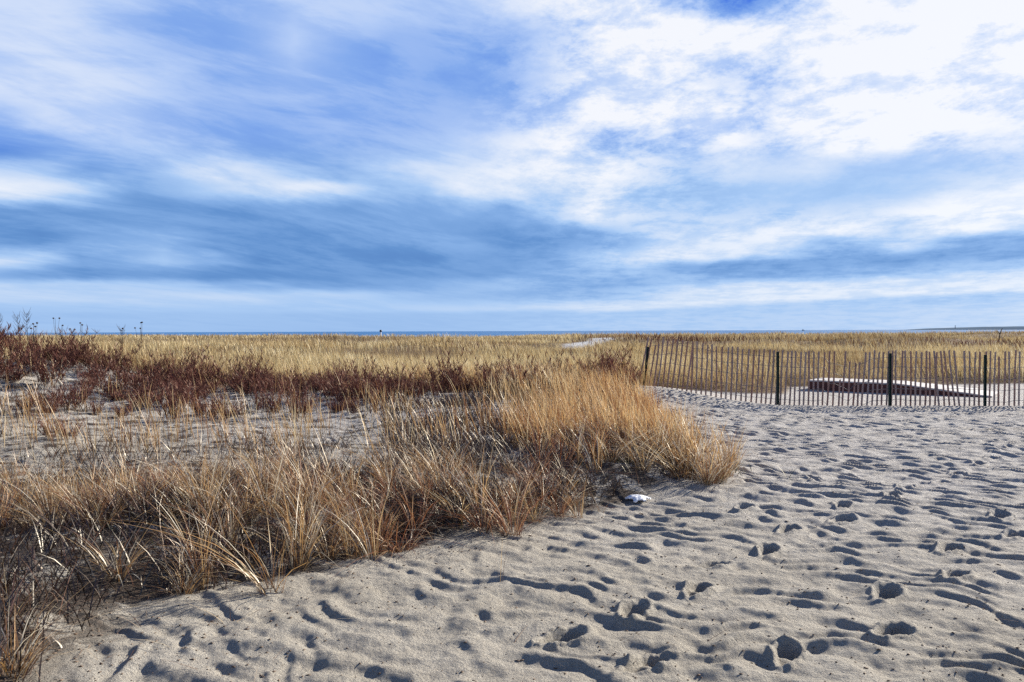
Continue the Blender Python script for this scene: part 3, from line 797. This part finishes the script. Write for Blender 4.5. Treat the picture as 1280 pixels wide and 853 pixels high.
# low green cover, dark and thick to paint in shade under the clump
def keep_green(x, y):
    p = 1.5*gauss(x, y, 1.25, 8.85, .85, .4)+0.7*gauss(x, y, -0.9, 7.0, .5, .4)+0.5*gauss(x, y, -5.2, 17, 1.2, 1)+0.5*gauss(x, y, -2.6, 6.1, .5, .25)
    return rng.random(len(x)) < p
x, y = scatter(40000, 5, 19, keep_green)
grass_object('ground_cover', x, y, 0.05+0.14*rng.random(len(x)), np.full(len(x), 0.010), M['green'], 'green leafy cover, coloured dark as the shade at the foot of the clump', (0, 0), 0.7, 0.4, 2, 'ground cover')

# ------------------------------------------------------------------ dried weeds against the sky
def weed(px, y, top_py, heads, label, lean=0.0, plume=False):
    x = (px-640)/FPX*y
    g = float(base_h(np.array([x]), np.array([y]))[0])
    H = EYE+(HZ+2-top_py)/FPX*y-g
    root = empty('dried_weed', (x, y, g)); tag(root, label, 'dried weed', 'dried weeds against the sky')
    bm = bmesh.new(); pts = [(lean*H*t*t-0*x, 0.03*math.sin(t*5), H*t-0.05*(1-t)) for t in np.linspace(0, 1, 6)]
    tube(bm, pts, [0.006, .006, .005, .005, .004, .0025], 5)
    if plume:
        for k in range(26):
            t = random.uniform(0.45, 0.97); s = random.choice((-1, 1)); l = random.uniform(.06, .2)
            p = Vector((lean*H*t*t, 0.03*math.sin(t*5), H*t))
            q = p+Vector((s*l*.6, random.uniform(-.5, .5)*l, l))
            tube(bm, [tuple(p), tuple(p.lerp(q, .5)+Vector((s*.01, 0, -.01))), tuple(q)], [.003, .003, .0015], 4)
    for hx, hz in heads:
        tube(bm, [pts[3], ((pts[3][0]+hx*.7), 0.01, (pts[3][2]+H+hz)*.5), (hx, 0.02, H+hz-0.01)], [.004, .003, .0025], 4)
    fin('stem', bm, M['stem'], root)
    for hx, hz in heads:
        bm = bmesh.new(); bmesh.ops.create_icosphere(bm, subdivisions=2, radius=0.024)
        for v in bm.verts:
            v.co *= 1+0.25*(random.random()-.5); v.co.z *= 0.8
        fin('seed_head', bm, M['stem'], root, (hx, 0.02, H+hz))
weed(34, 19.0, 391, [], 'tallest dark feathery weed rising above the dune crest into the sky', 0.01, True)
weed(24, 19.4, 393, [], 'thin feathery weed just left of the tallest one', -0.02, True)
weed(5, 18.6, 392, [], 'feathery weed leaning away at the very edge of the picture', -0.15, True)
weed(41, 18.2, 405, [(0, 0), (.05, -.06), (-.05, -.1), (.09, .02)], 'short dark weed with knobbly heads beside the tallest one', 0.05)
weed(70, 20.0, 398, [(-.07, 0), (.08, 0)], 'forked weed with two round seed heads at equal height', 0.0)
weed(78, 20.5, 407, [(0, 0)], 'low weed with one seed head under the forked one', 0.0)
weed(101, 20.5, 405, [(-.02, .02), (.03, -.03)], 'weed with two seed heads almost touching', 0.03)
weed(93, 20.8, 412, [(0, 0), (-.12, .01)], 'lowest weed with heads barely above the horizon', 0.0)
weed(176, 21.5, 404, [(0, 0), (.03, .012), (-.16, -.14), (-.02, -.15)], 'weed with a ragged drooping head and two lower heads over the sea', 0.02)
weed(153, 21.0, 411, [(0, 0)], 'small dark weed tip touching the sea horizon', 0.0, True)

# ------------------------------------------------------------------ small things on the sand
def scrap():
    x, y = px2w(798, 627)
    z = float(ground_h(np.array([x]), np.array([y]))[0])
    n = 22; bm = bmesh.new(); vs = {}
    for i in range(n+1):
        for j in range(n+1):
            u = i/n*2-1; w = j/n*2-1
            X = 0.105*u*(1+0.2*math.sin(w*3)); Y = 0.11*w*(1-.25*u)
            rr = math.hypot(u, w)
            Z = 0.03*max(0, 1-rr**3)+0.022*(float(fbm(np.array([u*2.5]), np.array([w*2.5]), 3)[0])-.3)
            vs[i, j] = bm.verts.new((X, Y, Z))
    for i in range(n):
        for j in range(n):
            u = (i+.5)/n*2-1; w = (j+.5)/n*2-1
            if math.hypot(u, w) < 0.92+0.12*math.sin(5*math.atan2(w, u)): bm.faces.new((vs[i, j], vs[i+1, j], vs[i+1, j+1], vs[i, j+1]))
    for v in [v for v in bm.verts if not v.link_faces]: bm.verts.remove(v)
    r = bmesh.ops.extrude_face_region(bm, geom=bm.faces[:])
    for v in [g for g in r['geom'] if isinstance(g, bmesh.types.BMVert)]: v.co.z -= 0.012
    o = fin('white_scrap', bm, M['scrap'], None, (x, y, z+0.012)); tag(o, 'small crumpled white scrap on the sand at the foot of the big grass clump', 'scrap')
scrap()
def bits():
    xs, ys = scatter(9000, 3.0, 16, lambda x, y: rng.random(len(x)) < 0.35+0.65*sst(-1.2, 0.2, xb(y)-x))
    V = []; T = []; off = 0
    oc = np.array([(1, 0, 0), (-.8, .2, 0), (0, 1, 0), (.1, -.9, 0), (0, 0, .6), (0, 0, -.5)]); ft = np.array([(0, 2, 4), (2, 1, 4), (1, 3, 4), (3, 0, 4), (2, 0, 5), (1, 2, 5), (3, 1, 5), (0, 3, 5)])
    zs = ground_h(xs, ys)
    for x, y, z in zip(xs, ys, zs):
        s = random.uniform(.003, .009); a = random.uniform(0, 6.3); e = random.uniform(1, 2.6)
        p = oc*np.array([s*e, s, s]); ca, sa = math.cos(a), math.sin(a)
        V.append(np.stack([p[:, 0]*ca-p[:, 1]*sa+x, p[:, 0]*sa+p[:, 1]*ca+y, p[:, 2]+z+s*.3], -1)); T.append(ft+off); off += 6
    o = link('debris', np_mesh('debris', np.concatenate(V), None, np.concatenate(T)), M['pebble']); tag(o, 'small dark bits of bark and shell strewn over the sand', 'debris', kind='stuff')
bits()

# ------------------------------------------------------------------ sky
STR = 0.1
EXPO = 0.98
def build_world():
    w = bpy.data.worlds.new('World'); scene.world = w; w.use_nodes = True
    nt = w.node_tree; nt.nodes.clear(); g = NT(nt)
    out = g.n('ShaderNodeOutputWorld'); bg = g.n('ShaderNodeBackground'); bg.inputs[1].default_value = STR
    sky = g.n('ShaderNodeTexSky'); sky.sky_type = 'NISHITA'; sky.sun_disc = False
    sky.sun_elevation = R(SUN_EL); sky.sun_rotation = R(90-SUN_AZ); sky.air_density = 1.0; sky.dust_density = 0.6; sky.ozone_density = 2.0
    tc = g.n('ShaderNodeTexCoord'); sep = g.n('ShaderNodeSeparateXYZ'); nt.links.new(tc.outputs['Generated'], sep.inputs[0])
    X, Y, Z = sep.outputs
    az = g.m('ARCTAN2', X, Y)                       # 0 towards +Y
    hyp = g.m('SQRT', g.m('ADD', g.m('MULTIPLY', X, X), g.m('MULTIPLY', Y, Y)))
    tanel = g.m('DIVIDE', g.m('MAXIMUM', Z, 0.0), g.m('MAXIMUM', hyp, 0.02))
    azc = g.m('MINIMUM', g.m('ABSOLUTE', az), 0.7)
    V = g.m('DIVIDE', tanel, g.m('COSINE', azc))    # height over the horizon
    U = az
    cmb = g.n('ShaderNodeCombineXYZ'); nt.links.new(U, cmb.inputs[0]); nt.links.new(V, cmb.inputs[1])
    P = cmb.outputs[0]
    def mapped(sx, sy, rot=0, loc=(0, 0, 0)):
        mp = g.n('ShaderNodeMapping'); mp.inputs['Scale'].default_value = (sx, sy, 1); mp.inputs['Rotation'].default_value = (0, 0, rot); mp.inputs['Location'].default_value = loc
        # rotate first, then stretch
        m0 = g.n('ShaderNodeMapping'); m0.inputs['Rotation'].default_value = (0, 0, rot); nt.links.new(P, m0.inputs[0])
        mp.inputs['Rotation'].default_value = (0, 0, 0); nt.links.new(m0.outputs[0], mp.inputs[0])
        return mp.outputs[0]
    zz = g.m('ADD', g.m('MAXIMUM', Z, 0.0), 0.07)
    c2 = g.n('ShaderNodeCombineXYZ'); nt.links.new(g.m('DIVIDE', X, zz), c2.inputs[0]); nt.links.new(g.m('DIVIDE', Y, zz), c2.inputs[1])
    def plane(sx, sy, rot, loc=(0, 0, 0)):
        m0 = g.n('ShaderNodeMapping'); m0.inputs['Rotation'].default_value = (0, 0, rot); nt.links.new(c2.outputs[0], m0.inputs[0])
        m1 = g.n('ShaderNodeMapping'); m1.inputs['Scale'].default_value = (sx, sy, 1); m1.inputs['Location'].default_value = loc; nt.links.new(m0.outputs[0], m1.inputs[0])
        return m1.outputs[0]
    streak = mapped(4.5, 22, R(11), (3, 1, 0)); puff = mapped(13, 24, R(-14), (1, 7, 0))
    w1 = g.noise(mapped(4.2, 11, R(8), (9, 2, 0)), 1, 7, 0.66); w2 = g.noise(mapped(5.0, 13, R(8), (4, 8, 0)), 1, 7, 0.66)
    hs = g.mr(V, 0.02, 0.16, 0.08, 1.0)
    U2 = g.m('ADD', U, g.m('MULTIPLY', g.m('SUBTRACT', w1, 0.5), g.m('MULTIPLY', hs, 0.10)))
    V2 = g.m('ADD', V, g.m('MULTIPLY', g.m('SUBTRACT', w2, 0.5), g.m('MULTIPLY', hs, 0.045)))
    # brightness of the cloud deck: rows over the horizon, columns by heading
    ROWS = [
     (0,   [.62,.62,.58,.50,.42,.42,.50,.52,.55,.55,.55,.62,.70, .8,.9,.9,.6,.12,.15,.7,.95,.95,.95,.98,1]),
     (50,  [.62,.65,.60,.52,.42,.40,.50,.68,.50,.35,.35,.38,.34, .5,.8,.9,.9,.85,.85,.9,.97,.98,.97,.9,.95]),
     (100, [.68,.67,.66,.60,.50,.42,.45,.50,.45,.35,.32,.28,.32, .5,.8,.9,.8,.62,.55,.8,.9,.95,.85,.9,.95]),
     (150, [.42,.60,.64,.62,.50,.38,.33,.36,.40,.38,.38,.42,.50, .7,.85,.9,.85,.85,.7,.9,.97,.97,.9,.75,.78]),
     (182, [.20,.33,.45,.52,.54,.46,.38,.36,.38,.42,.46,.58,.75, .88,.62,.50,.62,.82,.62,.82,.9,.85,.65,.66,.64]),
     (213, [.62,.58,.32,.35,.55,.74,.66,.45,.42,.55,.70,.76,.82, .85,.88,.75,.52,.76,.72,.78,.60,.60,.63,.66,.68]),
     (236, [.82,.75,.60,.30,.38,.55,.72,.78,.74,.50,.60,.82,.78, .74,.8,.66,.58,.62,.62,.60,.60,.64,.70,.80,.9]),
     (265, [.16,.20,.25,.26,.22,.18,.22,.26,.28,.34,.38,.42,.36, .6,.9,.74,.62,.62,.64,.66,.70,.85,.92,.96,.97]),
     (300, [.22,.12,.32,.45,.48,.20,.12,.15,.18,.20,.28,.32,.20, .26,.34,.6,.78,.80,.85,.86,.88,.66,.9,.9,.82]),
     (324, [.74,.60,.28,.42,.62,.38,.13,.16,.18,.14,.14,.22,.20, .35,.62,.8,.85,.80,.80,.50,.45,.72,.50,.36,.36]),
     (343, [.45,.28,.18,.18,.18,.18,.16,.17,.18,.18,.20,.22,.28, .42,.50,.52,.30,.28,.28,.28,.30,.25,.26,.32,.34]),
     (356, [.68,.66,.62,.58,.55,.50,.42,.30,.26,.28,.34,.44,.50, .40,.38,.42,.52,.42,.36,.38,.40,.42,.46,.5,.5]),
     (370, [.66,.68,.68,.68,.68,.68,.68,.66,.62,.56,.50,.50,.46, .46,.50,.60,.76,.80,.82,.80,.8,.8,.8,.8,.8]),
     (386, [.55,.56,.58,.60,.60,.58,.58,.60,.62,.62,.64,.66,.70, .76,.78,.80,.82,.84,.84,.84,.84,.84,.84,.84,.84]),
     (394, [.54,.54,.54,.54,.54,.54,.53,.53,.54,.54,.54,.54,.56, .58,.60,.62,.62,.62,.62,.62,.62,.60,.60,.60,.60]),
     (412, [.56,.56,.56,.56,.55,.53,.52,.52,.53,.54,.54,.56,.58, .60,.62,.64,.64,.64,.65,.66,.66,.68,.70,.70,.72]),
    ]
    azs = [math.atan((i*53.333-640)/FPX) for i in range(25)]
    lo, hi = azs[0], azs[-1]
    V2 = g.m('SUBTRACT', V2, g.m('MULTIPLY', g.m('MULTIPLY', g.mr(U2, 0.12, 0.57, 0, 0.024), g.mr(V, 0.0, 0.03, 0, 1, True)), g.mr(V, 0.09, 0.16, 1, 0, True)))
    un = g.mr(U2, lo, hi, 0, 1)
    vals = [(HZ-r)/FPX for r, _ in ROWS]      # descending
    acc = None
    for k, (r, row) in enumerate(ROWS):
        ramp = g.ramp(un, [((a-lo)/(hi-lo), (b, b, b)) for a, b in zip(azs, row)], 'LINEAR')
        vk = vals[k]
        # hat weight
        if k == 0: wt = g.mr(V2, vals[1], vk, 0, 1, True)
        elif k == len(ROWS)-1: wt = g.mr(V2, vk, vals[k-1], 1, 0, True)
        else:
            wt = g.m('MULTIPLY', g.mr(V2, vals[k+1], vk, 0, 1, True), g.mr(V2, vk, vals[k-1], 1, 0, True))
        t = g.m('MULTIPLY', ramp, wt)
        acc = t if acc is None else g.m('ADD', acc, t)
    B = acc
    ns = g.m('ADD', g.m('MULTIPLY', g.noise(streak, 1, 9, 0.62, 0.5), 0.45), g.m('MULTIPLY', g.noise(plane(1.7, 0.62, R(24)), 1, 10, 0.66, 0.3), 0.55))
    np_ = g.m('ADD', g.m('MULTIPLY', g.noise(puff, 1, 10, 0.68, 0.2), 0.4), g.m('MULTIPLY', g.noise(plane(2.6, 2.0, R(15), (5, 3, 0)), 1, 12, 0.68, 0.15), 0.6)); nf = g.noise(mapped(30, 60, R(-10)), 1, 8, 0.7)
    side = g.mr(U2, -0.12, 0.12, 0, 1, True)
    ns = g.m('ADD', g.m('MULTIPLY', ns, 0.5), g.m('MULTIPLY', g.mr(ns, 0.41, 0.57, 0.28, 0.72, True), 0.6))
    np_ = g.m('ADD', g.m('MULTIPLY', np_, 0.35), g.m('MULTIPLY', g.mr(np_, 0.40, 0.57, 0.30, 0.70, True), 0.65))
    dl = g.m('MULTIPLY', g.m('SUBTRACT', ns, 0.425), 0.50)
    calm = g.m('MULTIPLY', g.mr(V, 0.10, 0.27, 0.45, 1.0, True), g.mr(V, 0.02, 0.09, 1.9, 1.0, True))
    quiet = g.m('MULTIPLY', g.m('MULTIPLY', g.mr(U2, 0.16, 0.32, 0, 1, True), g.mr(U2, 0.46, 0.60, 1, 0.6, True)), g.m('MULTIPLY', g.mr(V2, 0.135, 0.165, 0, 1, True), g.mr(V2, 0.205, 0.235, 1, 0, True)))
    calm = g.m('MULTIPLY', calm, g.m('SUBTRACT', 1.0, g.m('MULTIPLY', quiet, 0.75)))
    dr = g.m('ADD', g.m('MULTIPLY', g.m('SUBTRACT', np_, 0.475), 1.25), g.m('MULTIPLY', g.m('SUBTRACT', nf, 0.5), 0.30))
    amp = g.mr(V, 0.025, 0.09, 0.22, 1.0)
    dr = g.m('MULTIPLY', dr, calm)
    det = g.m('ADD', g.m('MULTIPLY', dl, g.m('SUBTRACT', 1.0, side)), g.m('MULTIPLY', dr, side))
    B = g.m('ADD', B, g.m('MULTIPLY', det, amp), clamp=True)
    k = 1.0/STR/2**EXPO
    def cc(c): 
        l = s2l(c); return tuple(v*k for v in l)
    # greyer underside of the deck on the left and low, clear blue elsewhere
    dark = g.ramp(B, [(0.0, s2l((80, 126, 192))), (.2, s2l((100, 147, 208))), (.42, s2l((134, 175, 229))), (.62, s2l((170, 203, 245))), (.8, s2l((208, 225, 249))), (1.0, s2l((246, 249, 255)))])
    clear = g.ramp(B, [(0.0, s2l((58, 108, 226))), (.2, s2l((100, 146, 230))), (.42, s2l((134, 173, 238))), (.62, s2l((180, 205, 248))), (.8, s2l((216, 229, 252))), (1.0, s2l((248, 250, 255)))])
    gsel = g.mr(V, 0.17, 0.26, 0, 1, True)
    col = g.mix(gsel, dark, clear)
    mul = g.n('ShaderNodeVectorMath', operation='SCALE'); nt.links.new(col, mul.inputs[0]); mul.inputs['Scale'].default_value = k
    # above and behind the pictured sky the deck breaks up into clear blue
    cov = g.m('MULTIPLY', g.mr(V, 0.42, 0.75, 0.96, 0.15, True), g.mr(g.m('ABSOLUTE', az), 0.65, 1.2, 1.0, 0.25, True))
    base = g.n('ShaderNodeVectorMath', operation='MULTIPLY'); nt.links.new(sky.outputs[0], base.inputs[0]); base.inputs[1].default_value = (0.36, 0.48, 0.72)
    fin_ = g.mix(cov, base.outputs[0], mul.outputs[0])
    nt.links.new(fin_, bg.inputs[0]); nt.links.new(bg.outputs[0], out.inputs[0])
    w.cycles.sampling_method = 'MANUAL'; w.cycles.sample_map_resolution = 512
build_world()

sun = bpy.data.lights.new('sun', 'SUN'); sun.energy = 5.0; sun.angle = R(0.5); sun.color = (1.0, 0.93, 0.82)
so = bpy.data.objects.new('sun', sun); C.objects.link(so)
sd = Vector((math.cos(R(SUN_AZ))*math.cos(R(SUN_EL)), math.sin(R(SUN_AZ))*math.cos(R(SUN_EL)), math.sin(R(SUN_EL))))
so.rotation_euler = sd.to_track_quat('Z', 'Y').to_euler()

# ------------------------------------------------------------------ camera
cam = bpy.data.cameras.new('camera'); co = bpy.data.objects.new('camera', cam); C.objects.link(co)
cam.lens = F; cam.sensor_width = 36; cam.clip_end = 200000; cam.clip_start = 0.05
pitch = math.atan((426.5-HZ)/FPX)
co.matrix_world = Matrix.Translation((0, 0, EYE)) @ Matrix.Rotation(math.pi/2-pitch, 4, 'X') @ Matrix.Rotation(R(-0.2), 4, 'Z')
scene.camera = co
scene.view_settings.view_transform = 'Standard'; scene.view_settings.look = 'None'
scene.view_settings.exposure = EXPO; scene.view_settings.gamma = 1.0; scene.view_settings.use_curve_mapping = False
scene.render.engine = 'CYCLES'
scene.cycles.max_bounces = 5; scene.cycles.diffuse_bounces = 3; scene.cycles.glossy_bounces = 2; scene.cycles.transmission_bounces = 3
scene.cycles.use_denoising = False
